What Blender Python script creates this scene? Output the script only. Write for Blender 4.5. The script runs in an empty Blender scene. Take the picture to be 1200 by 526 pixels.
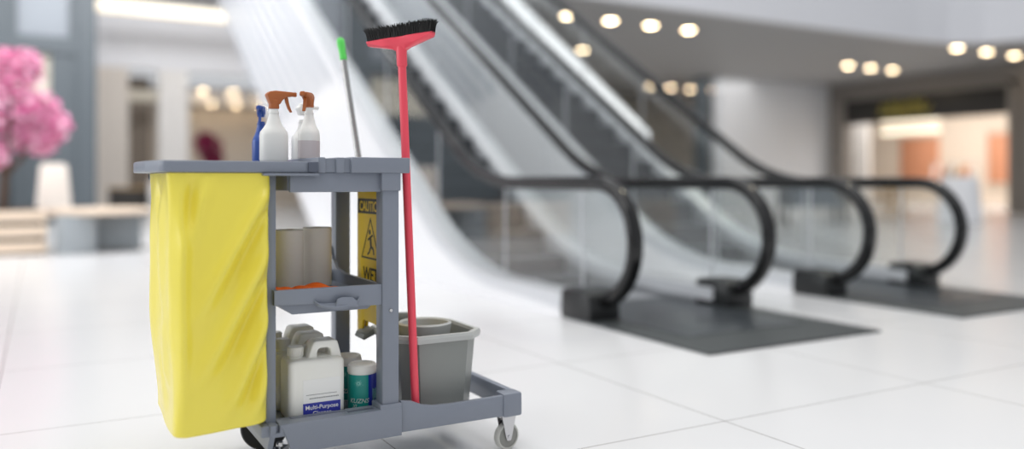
import bpy, bmesh, math, random
from mathutils import Vector, Matrix
random.seed(7)
sc = bpy.context.scene
COL = sc.collection
PI = math.pi

# ------------------------------------------------------------------ materials
def lin(c):
    return tuple(((v/255)/12.92 if v/255 <= .04045 else ((v/255+.055)/1.055)**2.4) for v in c)
def mat(name, rgb, rough=.5, metal=0., spec=.5, emit=None, estr=0., trans=0., noise=None, bump=None, coat=0., sss=0.):
    m = bpy.data.materials.new(name); m.use_nodes = True
    nt = m.node_tree; b = nt.nodes['Principled BSDF']
    c = lin(rgb) + (1,)
    b.inputs['Base Color'].default_value = c
    b.inputs['Roughness'].default_value = rough
    b.inputs['Metallic'].default_value = metal
    b.inputs['Specular IOR Level'].default_value = spec
    b.inputs['Coat Weight'].default_value = coat
    if emit:
        b.inputs['Emission Color'].default_value = lin(emit) + (1,)
        b.inputs['Emission Strength'].default_value = estr
    b.inputs['Transmission Weight'].default_value = trans
    if sss:
        b.inputs['Subsurface Weight'].default_value = sss
        b.inputs['Subsurface Radius'].default_value = (.02,.02,.02)
    if noise:                                   # (scale, amount) subtle tone variation
        n = nt.nodes.new('ShaderNodeTexNoise'); n.inputs['Scale'].default_value = noise[0]
        n.inputs['Detail'].default_value = 4
        tc = nt.nodes.new('ShaderNodeTexCoord'); nt.links.new(tc.outputs['Object'], n.inputs['Vector'])
        mr = nt.nodes.new('ShaderNodeMapRange')
        mr.inputs['To Min'].default_value = 1-noise[1]; mr.inputs['To Max'].default_value = 1+noise[1]
        nt.links.new(n.outputs['Fac'], mr.inputs['Value'])
        mx = nt.nodes.new('ShaderNodeMix'); mx.data_type = 'RGBA'; mx.blend_type = 'MULTIPLY'
        mx.inputs['Factor'].default_value = 1
        mx.inputs[6].default_value = c
        nt.links.new(mr.outputs['Result'], mx.inputs[7]); nt.links.new(mx.outputs[2], b.inputs['Base Color'])
    if bump:                                    # (scale, strength, distance)
        n = nt.nodes.new('ShaderNodeTexNoise'); n.inputs['Scale'].default_value = bump[0]
        tc = nt.nodes.new('ShaderNodeTexCoord'); nt.links.new(tc.outputs['Object'], n.inputs['Vector'])
        bp = nt.nodes.new('ShaderNodeBump'); bp.inputs['Strength'].default_value = bump[1]; bp.inputs['Distance'].default_value = bump[2]
        nt.links.new(n.outputs['Fac'], bp.inputs['Height']); nt.links.new(bp.outputs['Normal'], b.inputs['Normal'])
    return m
def floor_mat():
    m = mat('white floor tile', (232,231,231), .22, spec=.42)
    nt = m.node_tree; b = nt.nodes['Principled BSDF']; N = nt.nodes.new; L = nt.links.new
    tc = N('ShaderNodeTexCoord'); sp = N('ShaderNodeSeparateXYZ'); L(tc.outputs['Object'], sp.inputs[0])
    masks = []
    for out, off, step in (('X', 2.435, 1.30), ('Y', 2.53, 1.245)):
        a = N('ShaderNodeMath'); a.operation = 'SUBTRACT'; L(sp.outputs[out], a.inputs[0]); a.inputs[1].default_value = off
        p = N('ShaderNodeMath'); p.operation = 'PINGPONG'; L(a.outputs[0], p.inputs[0]); p.inputs[1].default_value = step/2
        l = N('ShaderNodeMath'); l.operation = 'LESS_THAN'; L(p.outputs[0], l.inputs[0]); l.inputs[1].default_value = .0024
        masks.append(l)
    mx = N('ShaderNodeMath'); mx.operation = 'MAXIMUM'; L(masks[0].outputs[0], mx.inputs[0]); L(masks[1].outputs[0], mx.inputs[1])
    n = N('ShaderNodeTexNoise'); n.inputs['Scale'].default_value = .6; n.inputs['Detail'].default_value = 5; L(tc.outputs['Object'], n.inputs['Vector'])
    cr = N('ShaderNodeMix'); cr.data_type = 'RGBA'; cr.inputs[6].default_value = lin((219,219,221))+(1,); cr.inputs[7].default_value = lin((228,228,228))+(1,)
    L(n.outputs['Fac'], cr.inputs['Factor'])
    c2 = N('ShaderNodeMix'); c2.data_type = 'RGBA'; L(mx.outputs[0], c2.inputs['Factor']); L(cr.outputs[2], c2.inputs[6]); c2.inputs[7].default_value = lin((118,112,110))+(1,)
    L(c2.outputs[2], b.inputs['Base Color'])
    return m
def stripe_mat(name, c1, c2, axis, step, frac, rough=.4, metal=0.):
    m = mat(name, c1, rough, metal)
    nt = m.node_tree; b = nt.nodes['Principled BSDF']; N = nt.nodes.new; L = nt.links.new
    tc = N('ShaderNodeTexCoord'); sp = N('ShaderNodeSeparateXYZ'); L(tc.outputs['Object'], sp.inputs[0])
    p = N('ShaderNodeMath'); p.operation = 'PINGPONG'; L(sp.outputs[axis], p.inputs[0]); p.inputs[1].default_value = step/2
    l = N('ShaderNodeMath'); l.operation = 'LESS_THAN'; L(p.outputs[0], l.inputs[0]); l.inputs[1].default_value = step*frac/2
    c = N('ShaderNodeMix'); c.data_type = 'RGBA'; L(l.outputs[0], c.inputs['Factor'])
    c.inputs[6].default_value = lin(c1)+(1,); c.inputs[7].default_value = lin(c2)+(1,); L(c.outputs[2], b.inputs['Base Color'])
    return m
def wood_mat(name, c1, c2, rough=.5):
    m = mat(name, c1, rough)
    nt = m.node_tree; b = nt.nodes['Principled BSDF']; N = nt.nodes.new; L = nt.links.new
    tc = N('ShaderNodeTexCoord'); mp = N('ShaderNodeMapping'); mp.inputs['Scale'].default_value = (1,14,14); L(tc.outputs['Object'], mp.inputs[0])
    n = N('ShaderNodeTexNoise'); n.inputs['Scale'].default_value = 2; n.inputs['Detail'].default_value = 6; L(mp.outputs[0], n.inputs['Vector'])
    c = N('ShaderNodeMix'); c.data_type = 'RGBA'; L(n.outputs['Fac'], c.inputs['Factor'])
    c.inputs[6].default_value = lin(c1)+(1,); c.inputs[7].default_value = lin(c2)+(1,); L(c.outputs[2], b.inputs['Base Color'])
    return m
def glass_mat(name, tint, gloss=1.0):
    m = bpy.data.materials.new(name); m.use_nodes = True
    nt = m.node_tree; nt.nodes.clear(); N = nt.nodes.new; L = nt.links.new
    o = N('ShaderNodeOutputMaterial'); t = N('ShaderNodeBsdfTransparent'); t.inputs[0].default_value = tint+(1,)
    g = N('ShaderNodeBsdfGlossy'); g.inputs['Roughness'].default_value = .03
    f = N('ShaderNodeLayerWeight'); f.inputs[0].default_value = .5
    pw = N('ShaderNodeMath'); pw.operation = 'POWER'; pw.inputs[1].default_value = 3.2; L(f.outputs['Facing'], pw.inputs[0])
    mu = N('ShaderNodeMath'); mu.operation = 'MULTIPLY_ADD'; mu.inputs[1].default_value = .8*gloss; mu.inputs[2].default_value = .05*gloss; L(pw.outputs[0], mu.inputs[0])
    x = N('ShaderNodeMixShader'); L(mu.outputs[0], x.inputs[0]); L(t.outputs[0], x.inputs[1]); L(g.outputs[0], x.inputs[2]); L(x.outputs[0], o.inputs[0])
    return m
M = dict(
    grey=mat('grey cart plastic', (126,132,144), .36, noise=(60,.02), bump=(220,.05,.001)),
    dgrey=mat('dark grey cart plastic', (84,90,104), .42),
    yellow=mat('yellow vinyl', (238,222,86), .24, spec=.5),
    red=mat('red plastic', (236,76,94), .35),
    black=mat('black bristle', (14,13,12), .55),
    chrome=mat('brushed steel', (200,200,202), .22, 1.),
    steelpole=mat('steel pole', (168,166,164), .25, 1.),
    wheelgrey=mat('grey wheel rubber', (140,140,135), .5),
    tyre=mat('pale tyre', (196,196,190), .5),
    blackrub=mat('black rubber', (18,18,19), .45),
    white=mat('white plastic', (236,235,230), .35, sss=.0),
    jug=mat('milky plastic', (241,240,234), .38, noise=(8,.02)),
    cap=mat('white cap', (226,224,216), .4),
    label=mat('paper label', (240,240,238), .5),
    blue=mat('blue label', (44,52,160), .4),
    ink=mat('black ink', (16,15,10), .5),
    inkg=mat('grey ink', (120,120,122), .5),
    teal=mat('teal label', (24,146,136), .35),
    tealp=mat('pale teal', (150,215,205), .35),
    blabel=mat('deep blue label', (24,48,150), .35),
    brown=mat('brown trigger plastic', (172,96,46), .38),
    liquid=mat('mauve liquid bottle', (205,196,196), .35),
    bluebottle=mat('blue bottle', (52,84,160), .3),
    green=mat('green grip', (92,214,92), .4),
    bucket=mat('grey bucket', (136,139,136), .4, noise=(20,.02)),
    bucketin=mat('pale bucket ring', (178,180,178), .4),
    signy=mat('sign yellow', (236,198,12), .4),
    paper=mat('paper towel', (240,236,228), .85, bump=(90,.3,.002)),
    orange=mat('orange cloth', (238,104,18), .8, bump=(300,.4,.002)),
    handrail=mat('black handrail rubber', (15,15,16), .14, spec=.45),
    steel=mat('balustrade steel', (186,188,192), .3, .6),
    deck=mat('pale deck metal', (214,216,220), .35, .25),
    cladding=mat('white cladding', (236,236,238), .25),
    reflection=mat('cladding seam', (168,173,181), .3),  # grey that imitates reflections on the white cladding
    step=stripe_mat('ribbed step', (84,88,93), (58,61,66), 'X', .03, .45, .5),
    riser=stripe_mat('ribbed riser', (56,59,63), (38,40,44), 'X', .03, .5, .5),
    plate=stripe_mat('ribbed landing plate', (70,75,76), (46,49,50), 'X', .024, .5, .45),
    platein=mat('smooth landing panel', (56,61,66), .3, .2),
    inlet=mat('black inlet box', (28,29,30), .35),
    glass=glass_mat('balustrade glass', (.95,.965,.965), 1.0),
    wallg=mat('pale grey wall', (226,229,234), .6, noise=(.6,.02)),
    walldk=mat('dim grey wall', (150,148,144), .6),
    wallbe=mat('beige wall', (208,198,186), .6),
    taupe=mat('taupe facade', (140,134,128), .55),
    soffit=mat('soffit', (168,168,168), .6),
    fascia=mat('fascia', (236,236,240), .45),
    fline=mat('fascia reveal', (190,188,186), .5),
    steelblue=mat('slate column', (84,92,98), .45),
    slate2=mat('slate panel', (142,148,156), .4),
    cream=mat('cream panel', (214,206,190), .6),
    beigep=mat('beige pillar', (226,216,206), .55),
    whitep=mat('white pillar', (244,240,236), .55),
    brownop=mat('brown recess', (128,116,104), .6),
    signband=mat('dark sign band', (44,41,38), .45),
    signgold=mat('yellow sign letters', (196,182,84), .4),
    orangep=mat('orange panel', (228,160,124), .5),
    warmw=mat('warm white wall', (248,232,214), .6),
    lamp=mat('downlight lens', (255,240,215), .4, emit=(255,226,184), estr=22.),
    lampw=mat('strip light', (255,250,235), .4, emit=(255,236,205), estr=.9),
    lampc=mat('incline light', (250,250,250), .4, emit=(245,246,250), estr=.55),
    rim=mat('downlight rim', (220,216,208), .4, .3),
    wood=wood_mat('pale wood', (236,218,198), (210,188,166)),
    bench=mat('bench body', (150,156,160), .5),
    benchd=mat('bench side', (118,124,128), .5),
    pink1=mat('pink blossom', (250,180,214), .7), pink2=mat('rose blossom', (224,118,170), .7), pink3=mat('pale blossom', (255,216,232), .7),
    mag=mat('magenta blossom', (150,28,78), .7), mag2=mat('dark magenta blossom', (110,20,58), .7),
    bark=mat('bark', (84,66,54), .8), soil=mat('soil', (60,48,40), .9),
    gold=mat('gold cane', (188,150,92), .45), dark=mat('dark display', (52,48,44), .5),
    navy=mat('grey bench fabric', (122,126,132), .7), cloth=mat('white tablecloth', (246,246,248), .7),
)
M['floor'] = floor_mat()

# ------------------------------------------------------------------ mesh builder
class MB:
    def __init__(s): s.v = []; s.f = []; s.m = []
    def add(s, vs, fs, mi=0):
        o = len(s.v); s.v += [tuple(v) for v in vs]; s.f += [tuple(i+o for i in f) for f in fs]; s.m += [mi]*len(fs); return s
    def bm(s, b, mi=0, mw=None):
        b.verts.ensure_lookup_table()
        for i, v in enumerate(b.verts): v.index = i
        s.add([(mw @ v.co if mw else v.co) for v in b.verts], [[v.index for v in f.verts] for f in b.faces], mi); b.free(); return s
    def box(s, x0, x1, y0, y1, z0, z1, bev=0., mi=0, seg=2, mw=None):
        b = bmesh.new(); bmesh.ops.create_cube(b, size=1)
        for v in b.verts: v.co = Vector(((x0+x1)/2+v.co.x*(x1-x0), (y0+y1)/2+v.co.y*(y1-y0), (z0+z1)/2+v.co.z*(z1-z0)))
        if bev: bmesh.ops.bevel(b, geom=b.edges[:], offset=bev, segments=seg, affect='EDGES', profile=.5)
        return s.bm(b, mi, mw)
    def lathe(s, prof, c, seg=32, mi=0, axis='Z', mw=None):
        vs = []; fs = []; n = len(prof)
        for i in range(seg):
            a = 2*PI*i/seg
            for r, z in prof:
                p = (r*math.cos(a), r*math.sin(a), z)
                if axis == 'Y': p = (p[0], p[2], p[1])
                if axis == 'X': p = (p[2], p[0], p[1])
                p = Vector(p)
                if mw: p = mw @ p
                vs.append(Vector(c)+p)
        for i in range(seg):
            for k in range(n-1):
                a = i*n+k; b = ((i+1) % seg)*n+k
                fs.append((a, b, b+1, a+1))
        return s.add(vs, fs, mi)
    def tube(s, pts, r, seg=12, mi=0, cap=True):
        pts = [Vector(p) for p in pts]; n = len(pts)
        rs = r if isinstance(r, (list, tuple)) else [r]*n
        vs = []; fs = []; up = None
        for i, p in enumerate(pts):
            t = (pts[min(i+1, n-1)]-pts[max(i-1, 0)]).normalized()
            if up is None: up = Vector((0,0,1)) if abs(t.z) < .9 else Vector((1,0,0))
            a = (up - t*up.dot(t)).normalized(); up = a; b = t.cross(a)
            for k in range(seg):
                th = 2*PI*k/seg; vs.append(p + (a*math.cos(th)+b*math.sin(th))*rs[i])
        for i in range(n-1):
            for k in range(seg):
                k2 = (k+1) % seg
                fs.append((i*seg+k, i*seg+k2, (i+1)*seg+k2, (i+1)*seg+k))
        if cap: fs.append(tuple(range(seg))[::-1]); fs.append(tuple((n-1)*seg+k for k in range(seg)))
        return s.add(vs, fs, mi)
    def prism(s, poly, axis, a0, a1, mi=0, bev=0.):
        """poly: 2D points. axis 'X': (y,z) extruded in x; 'Y': (x,z); 'Z': (x,y)"""
        def P(p, a): return {'X': (a,p[0],p[1]), 'Y': (p[0],a,p[1]), 'Z': (p[0],p[1],a)}[axis]
        b = bmesh.new(); lo = [b.verts.new(P(p, a0)) for p in poly]; hi = [b.verts.new(P(p, a1)) for p in poly]; n = len(poly)
        b.faces.new(lo[::-1]); b.faces.new(hi)
        for i in range(n): b.faces.new((lo[i], lo[(i+1) % n], hi[(i+1) % n], hi[i]))
        bmesh.ops.recalc_face_normals(b, faces=b.faces[:])
        if bev: bmesh.ops.bevel(b, geom=b.edges[:], offset=bev, segments=2, affect='EDGES', profile=.5)
        return s.bm(b, mi)
    def loft(s, rings, capa=True, capb=True, mi=0, closed=True):
        n = len(rings[0]); vs = [p for r in rings for p in r]; fs = []
        for i in range(len(rings)-1):
            for k in range(n if closed else n-1):
                k2 = (k+1) % n
                fs.append((i*n+k, i*n+k2, (i+1)*n+k2, (i+1)*n+k))
        if capa: fs.append(tuple(range(n))[::-1])
        if capb: fs.append(tuple((len(rings)-1)*n+k for k in range(n)))
        return s.add(vs, fs, mi)

ORIG = {}
def tag(o, label=None, cat=None, group=None, kind=None):
    if label: o['label'] = label
    if cat: o['category'] = cat
    if group: o['group'] = group
    if kind: o['kind'] = kind
    return o
def empty(name, loc, label, cat, group=None):
    o = bpy.data.objects.new(name, None); o.empty_display_size = .1; o.location = loc; COL.objects.link(o)
    ORIG[o.name] = Vector(loc); return tag(o, label, cat, group)
def obj(name, mb, mats, parent=None, origin=None, smooth=35, label=None):
    """world-space mesh data -> ONE object; origin is the parent's or the given base point"""
    og = ORIG[parent.name] if parent else Vector(origin or (0,0,0))
    me = bpy.data.meshes.new(name); me.from_pydata([tuple(Vector(v)-og) for v in mb.v], [], mb.f)
    if not isinstance(mats, (list, tuple)): mats = [mats]
    for m in mats: me.materials.append(M[m] if isinstance(m, str) else m)
    me.polygons.foreach_set('material_index', mb.m)
    b = bmesh.new(); b.from_mesh(me); bmesh.ops.recalc_face_normals(b, faces=b.faces[:]); b.to_mesh(me); b.free()
    if smooth:
        me.polygons.foreach_set('use_smooth', [True]*len(me.polygons)); me.set_sharp_from_angle(angle=math.radians(smooth))
    o = bpy.data.objects.new(name, me); COL.objects.link(o)
    if parent: o.parent = parent
    else: o.location = og
    ORIG[o.name] = og
    if label: o['label'] = label
    return o
def struct(name, mb, mats, origin=None, smooth=35, parent=None):
    o = obj(name, mb, mats, parent, origin, smooth)
    if not parent: o['kind'] = 'structure'
    return o
def copy_tree(root, loc, label=None, group=None):
    def rec(o, par):
        c = o.copy(); COL.objects.link(c)
        if par: c.parent = par
        for ch in list(o.children): rec(ch, c)
        return c
    c = rec(root, None); c.location = loc; ORIG[c.name] = Vector(loc)
    if label: c['label'] = label
    if group: c['group'] = group
    return c
def text_mb(txt, size, mw, bold=0., shear=0., ext=.0004, align='CENTER'):
    cu = bpy.data.curves.new('lettering', 'FONT'); cu.body = txt; cu.size = size; cu.align_x = align; cu.offset = bold; cu.shear = shear; cu.extrude = ext
    o = bpy.data.objects.new('lettering', cu); COL.objects.link(o)
    dg = bpy.context.evaluated_depsgraph_get(); me = bpy.data.meshes.new_from_object(o.evaluated_get(dg))
    mb = MB(); mb.add([mw @ v.co for v in me.vertices], [list(p.vertices) for p in me.polygons])
    bpy.data.objects.remove(o); bpy.data.meshes.remove(me); bpy.data.curves.remove(cu)
    return mb
def face_mw(o, right, up):
    r = Vector(right).normalized(); u = Vector(up).normalized(); n = r.cross(u)
    return Matrix(((r.x,u.x,n.x,o[0]),(r.y,u.y,n.y,o[1]),(r.z,u.z,n.z,o[2]),(0,0,0,1)))

# ================================================================== SETTING
fl = MB(); fl.box(-14, 46, -6, 46, -.12, 0); struct('floor', fl, 'floor', smooth=0)

# upper gallery slab: soffit and white fascia
SO = 4.6
slab = [(8.5,13.3),(19.4,13.3),(20.4,13.15),(21.2,12.7),(21.7,11.9),(21.9,10.9),(21.9,-5),(45,-5),(45,40),(8.5,40)]
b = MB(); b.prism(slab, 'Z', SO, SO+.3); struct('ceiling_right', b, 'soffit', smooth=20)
b = MB()
fp = slab[:7]
for i in range(6):
    (x0,y0),(x1,y1) = fp[i], fp[i+1]
    d = Vector((x1-x0, y1-y0, 0)).normalized(); n = Vector((d.y,-d.x,0))*.16
    o_ = n*.15
    b.prism([(x0+o_.x,y0+o_.y),(x1+o_.x,y1+o_.y),(x1-n.x,y1-n.y),(x0-n.x,y0-n.y)], 'Z', SO-.06, SO+1.15)
struct('trim_1', b, 'fascia', smooth=20)
b = MB(); b.box(3.0, 8.5, 16.3, 18.2, 5.6, 6.0); struct('ceiling_landing', b, 'soffit', smooth=0)

# far walls
b = MB(); b.box(8.5, 36, 28, 28.3, 0, 9)
struct('wall_back', b, 'walldk', smooth=0)
b = MB(); b.box(17.2, 20.0, 27.55, 28.0, 0, SO-.01); struct('wall_pier', b, 'wallbe', smooth=0)
b = MB(); b.box(20.5, 26.0, 21.5, 21.85, 0, SO-.01); struct('wall_column', b, 'wallg', smooth=0)
b = MB(); b.box(20.02, 20.42, 21.9, 22.3, 0, SO-.01); struct('wall_post', b, 'steelblue', smooth=0)
# shop front on the right, facing -X
b = MB()
b.box(26, 26.35, 20.75, 21.5, 0, SO-.01); b.box(26, 26.35, 9.0, 14.75, 0, SO-.01); b.box(26, 26.35, 14.75, 20.75, 3.92, SO-.01)
b.box(25.88, 26, 20.7, 20.95, 0, 4.05); b.box(25.88, 26, 14.5, 14.75, 0, 4.05); b.box(25.88, 26, 14.5, 20.95, 3.92, 4.05)
struct('wall_right', b, 'taupe', smooth=0)
b = MB(); b.box(34, 34.2, 9, 28, 0, SO-.01); struct('wall_shop_back', b, 'warmw', smooth=0)
b = MB(); b.box(26.35, 34, 12.2, 12.4, 0, SO-.01); struct('wall_shop_side', b, 'warmw', smooth=0)
# far left shop front at y=29
b = MB(); b.box(-8, 8.5, 29, 29.4, 4.55, 6.35); struct('wall_bulkhead', b, 'fascia', smooth=0)
b = MB(); b.box(-8, 8.5, 34.2, 36.4, 4.55, 4.7); b.box(-8, 8.5, 34.95, 36.0, 4.1, 4.55); struct('ceiling_shop', b, 'fascia', smooth=0)
b = MB(); b.box(-8, 12.5, 36, 36.4, 0, 4.55); struct('wall_shop_rear', b, 'wallbe', smooth=0)
b = MB(); b.box(2.48, 3.36, 31.2, 31.5, 0, 4.55); struct('wall_recess', b, 'brownop', smooth=0)
b = MB(); b.box(2.48, 3.36, 29.1, 29.35, 3.55, 3.9); struct('trim_3', b, 'cream', smooth=0)
for i, (u0, u1, mt) in enumerate(((1.55,2.48,'beigep'), (3.36,4.26,'whitep'))):
    b = MB(); b.box(u0, u1, 28.85, 29.4, 0, 4.55, .02); b.box(u0-.05, u1+.05, 28.8, 29.4, 0, .12, .01)
    struct('wall_pillar_%d' % (i+1), b, mt, smooth=0)
b = MB(); b.box(-8, 8.5, 26.0, 29.4, 6.9, 7.1); struct('ceiling_left', b, 'fascia', smooth=0)
b = MB(); b.box(-8, 8.5, 29.0, 29.4, 6.35, 6.9); struct('wall_bulkhead_top', b, 'soffit', smooth=0)
# slate framed structure far left (y=22)
b = MB()
b.box(.78, 1.2, 22, 22.45, 0, 6.9, .02); b.box(-1.15, -.6, 22, 22.45, 0, 6.9, .02); b.box(-8, .78, 22.03, 22.4, 3.95, 4.32); b.box(.25, .78, 22.1, 22.4, 0, 3.95)
b.box(-.6, -.42, 22.05, 22.35, 4.32, 6.9); b.box(.62, .78, 22.05, 22.35, 4.32, 6.9)
struct('wall_left', b, 'steelblue', smooth=0)
b = MB(); b.box(-.42, .62, 22.15, 22.3, 4.32, 6.9); b.box(-8, -1.15, 22.15, 22.3, 4.32, 6.9); struct('window_1', b, 'slate2', smooth=0)
b = MB(); b.box(-8, .25, 22.3, 22.4, 2.85, 3.95); b.box(-8, .25, 22.22, 22.3, 3.5, 3.56)
struct('wall_panel', b, 'cream', smooth=0)
b = MB()
b.box(-8, .25, 22.34, 22.4, 0, 2.85)
for k in range(14): b.box(-2.4+.17*k, -2.33+.17*k, 22.24, 22.34, 0, 2.85)
struct('wall_slats', b, 'steelblue', smooth=0)

# lights: strip and downlights
t = empty('linear_light', (2.4, 26.5, 6.55), 'long warm white linear light under the ceiling at far left', 'light')
b = MB(); b.box(1.2, 8.4, 26.36, 26.64, 6.12, 6.2, .0); obj('housing', b, 'rim', t)
for x in (1.6, 4.8, 8.0):
    b = MB(); b.tube([(x,26.5,6.19),(x,26.5,6.899)], .012, 8); obj('hanger', b, 'rim', t)
b = MB(); b.box(1.22, 8.38, 26.35, 26.65, 5.84, 6.14, .03); obj('diffuser', b, 'lampw', t)
def downlight(x, y, z, label, group, r=.13, first=[None]):
    if first[0] is None:
        t = empty('downlight', (x,y,z), label, 'downlight', group)
        b = MB(); b.lathe([(r*.98,0),(r*1.25,-.012),(r*1.25,.0),(r*1.25,.004)], (x,y,z), 20); obj('trim_ring', b, 'rim', t)
        b = MB(); b.lathe([(0.0001,-.014),(r*.7,-.012),(r,-.004),(r,0)], (x,y,z), 20); obj('lens', b, 'lamp', t)
        first[0] = t; return t
    return copy_tree(first[0], (x,y,z), label, group)
def row(n, x0, y0, dx, dy, z, where, group):
    ords = ['first','second','third','fourth','fifth','sixth']
    for k in range(n):
        downlight(x0+dx*k, y0+dy*k, z, ('%s warm downlight from the left %s' % (ords[k], where)) if n > 1 else 'lone warm downlight '+where, group)
row(4, 10.1, 15.3, 1.155, 0, SO-.002, 'in the bright row under the white fascia', 'downlights along the gallery edge')
row(1, 13.1, 19.1, 1, 0, SO-.002, 'just below the bright row, beside the sloping strip light', 'single downlight above the handrail')
row(4, 20.35, 25.1, .99, 0, SO-.002, 'in the low amber row beside the column wall', 'low amber downlights')
row(3, 22.1, 17.55, 1.08, 0, SO-.002, 'in the row above the dark shop sign', 'downlights above the shop sign')
row(4, 21.75, 13.75, 1.36, 0, SO-.002, 'in the row at the upper right', 'downlights at the upper right')
row(4, 4.5, 34.6, 1.15, 0, 4.548, 'in the upper row inside the far left shop', 'upper pale downlights in the far left shop')
row(4, 5.1, 35.4, 1.0, 0, 4.098, 'in the lower row inside the far left shop', 'lower pale downlights in the far left shop')

# ================================================================== ESCALATORS
SL = .643; ang = math.atan(SL)
RAD = .43; CY = 4.82; CZ = .55
def rail_line(o=0., y_end=14.6, z_off=0.):
    """handrail centre line offset inwards by o (perpendicular) from flat part to top; (y,z)"""
    pts = [(5.9, .98-o)]
    T = .62; R = T/math.tan(ang/2)           # fillet tangent length -> radius (concave up)
    y0 = 6.6 - T
    cy, cz = y0, .98 + R
    for k in range(13):
        a = ang*k/12; r = R + o
        pts.append((cy + r*math.sin(a), cz - r*math.cos(a)))
    yb = pts[-1]; L = (y_end - yb[0])
    pts.append((y_end, yb[1] + SL*L)); pts.append((y_end+1.6, yb[1] + SL*L + .12))
    return [(CY, .98-o)] + pts
def rail_path():
    pts = [(CY+.10, .118), (CY, CZ-RAD)]
    for k in range(1, 24):
        a = -PI/2 - PI*k/24
        pts.append((CY + RAD*math.cos(a), CZ + RAD*math.sin(a)))
    return pts + rail_line()
def sweep_x(path, xc, w, h, mi=0, mb=None, round_=True):
    """sweep a section (width w along x, height h along path normal) along a (y,z) path"""
    rings = []; n = len(path)
    for i, p in enumerate(path):
        a = path[max(i-1,0)]; c = path[min(i+1,n-1)]
        t = Vector((c[0]-a[0], c[1]-a[1])).normalized(); nm = Vector((-t.y, t.x))
        sec = []
        if round_:
            for k in range(12):
                th = 2*PI*k/12
                sx = math.copysign(abs(math.cos(th))**.6, math.cos(th)); sy = math.copysign(abs(math.sin(th))**.7, math.sin(th))
                sec.append((sx*w/2, sy*h/2))
        else: sec = [(-w/2,-h/2),(w/2,-h/2),(w/2,h/2),(-w/2,h/2)]
        rings.append([(xc+s, p[0]+nm.x*q, p[1]+nm.y*q) for s, q in sec])
    mb = mb or MB(); return mb.loft(rings, mi=mi)
def zline(path, y):
    for (a, b) in zip(path, path[1:]):
        if a[0] <= y <= b[0]: return a[1]+(b[1]-a[1])*(y-a[0])/(b[0]-a[0])
    return path[-1][1]
XL, XR = 3.43, 4.67
def make_escalator():
    root = empty('escalator', ((XL+XR)/2, 4.5, 0), 'nearer escalator just behind the cleaning cart, white side cladding and dark steps', 'escalator', None)
    for x, sd in ((XL,-1), (XR,1)):
        obj('handrail', sweep_x(rail_path(), x, .112, .07), 'handrail', root, smooth=50)
        guide = [(y, z) for y, z in rail_path()[2:]]
        gp = []
        for i, p in enumerate(guide):
            a = guide[max(i-1,0)]; c = guide[min(i+1,len(guide)-1)]
            t = Vector((c[0]-a[0], c[1]-a[1])).normalized(); nm = Vector((t.y,-t.x)); gp.append((p[0]+nm.x*.042, p[1]+nm.y*.042))
        obj('handrail_guide', sweep_x(gp, x, .05, .05), 'inlet', root, smooth=50)
        # deck band at the foot of the glass
        dk = [(4.86, .10)] + [(y, max(z, .10)) for y, z in rail_line(.86)[1:]]
        obj('deck', sweep_x(dk, x, .24, .10, round_=False), 'deck', root, smooth=30)
        # skirt panel inside
        sk = MB(); top = [(y, z) for y, z in dk if y > 4.9]; top = [(4.95, .1)] + top
        poly = top + [(y, max(.004, z-.38)) for y, z in reversed(top)]
        sk.prism(poly, 'X', x-sd*.105, x-sd*.095); obj('skirt', sk, 'steel', root, smooth=30)
        # newel inlet box
        ib = MB(); ib.prism([(4.70,.0),(5.06,.0),(5.07,.06),(5.06,.19),(5.02,.215),(4.80,.215),(4.73,.19),(4.70,.12)], 'X', x-.1+.042*min(sd,0)-.01, x+.1+.042*max(sd,0)+.01, bev=.012)
        obj('inlet_box', ib, 'inlet', root)
        # glass: newel panel and straight panels, gaps sealed by thin steel joints
        up = rail_line(.05); lo = rail_line(.83)
        cuts = [5.0, 6.15, 7.5, 8.9, 10.3, 11.7, 13.1, 14.5]
        pl = MB(); arc = [(CY + (RAD-.05)*math.cos(a), CZ + (RAD-.05)*math.sin(a)) for a in [PI/2 + PI*k/16 for k in range(17)]]
        arc = [p for p in arc if p[1] > .15] + [(CY-.05, .15), (5.0, .15), (5.0, .93)]
        pl.prism(arc, 'X', x-.006, x+.006); obj('glass_panel', pl, 'glass', root, smooth=0)
        for y0, y1 in zip(cuts, cuts[1:]):
            n = 6; ys = [y0+.008+(y1-y0-.016)*k/n for k in range(n+1)]
            poly = [(y, zline(up, y)) for y in ys] + [(y, max(.14, zline(lo, y))) for y in reversed(ys)]
            g = MB(); g.prism(poly, 'X', x-.006, x+.006); obj('glass_panel', g, 'glass', root, smooth=0)
            j = MB(); j.box(x-.007, x+.007, y0-.006, y0+.006, max(.14, zline(lo,y0)), zline(up,y0)-.01); obj('glass_joint', j, 'deck', root, smooth=0)
    # steps
    y = 5.75; z = .012; k = 0
    rises = [0,0,.06,.16,.235] + [.257]*15
    for r in rises:
        z += r
        s = MB(); s.box(XL+.115, XR-.115, y, y+.405, z-.02, z, .004)
        s.box(XL+.115, XR-.115, y+.004, y+.03, z-max(r,.03)-.0, z-.02, 0, 1)
        obj('step', s, ['step','riser'], root, smooth=0); y += .4
    # landing plate
    p = MB(); p.prism([(3.27,3.52),(4.75,3.52),(4.75,4.94),(4.66,4.94),(4.66,5.75),(3.44,5.75),(3.44,4.94),(3.27,4.94)], 'Z', .0005, .014); lp = obj('landing_plate', p, 'plate', root, smooth=0)
    p = MB(); p.box(3.50, 4.52, 3.95, 5.4, .0142, .017); obj('smooth_panel', p, 'platein', lp, smooth=0)
    p = MB(); p.box(3.52, 4.53, 5.42, 5.74, .0142, .02)
    for k in range(24): p.box(3.535+.042*k, 3.555+.042*k, 5.7, 5.8, .016, .022)
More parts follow.
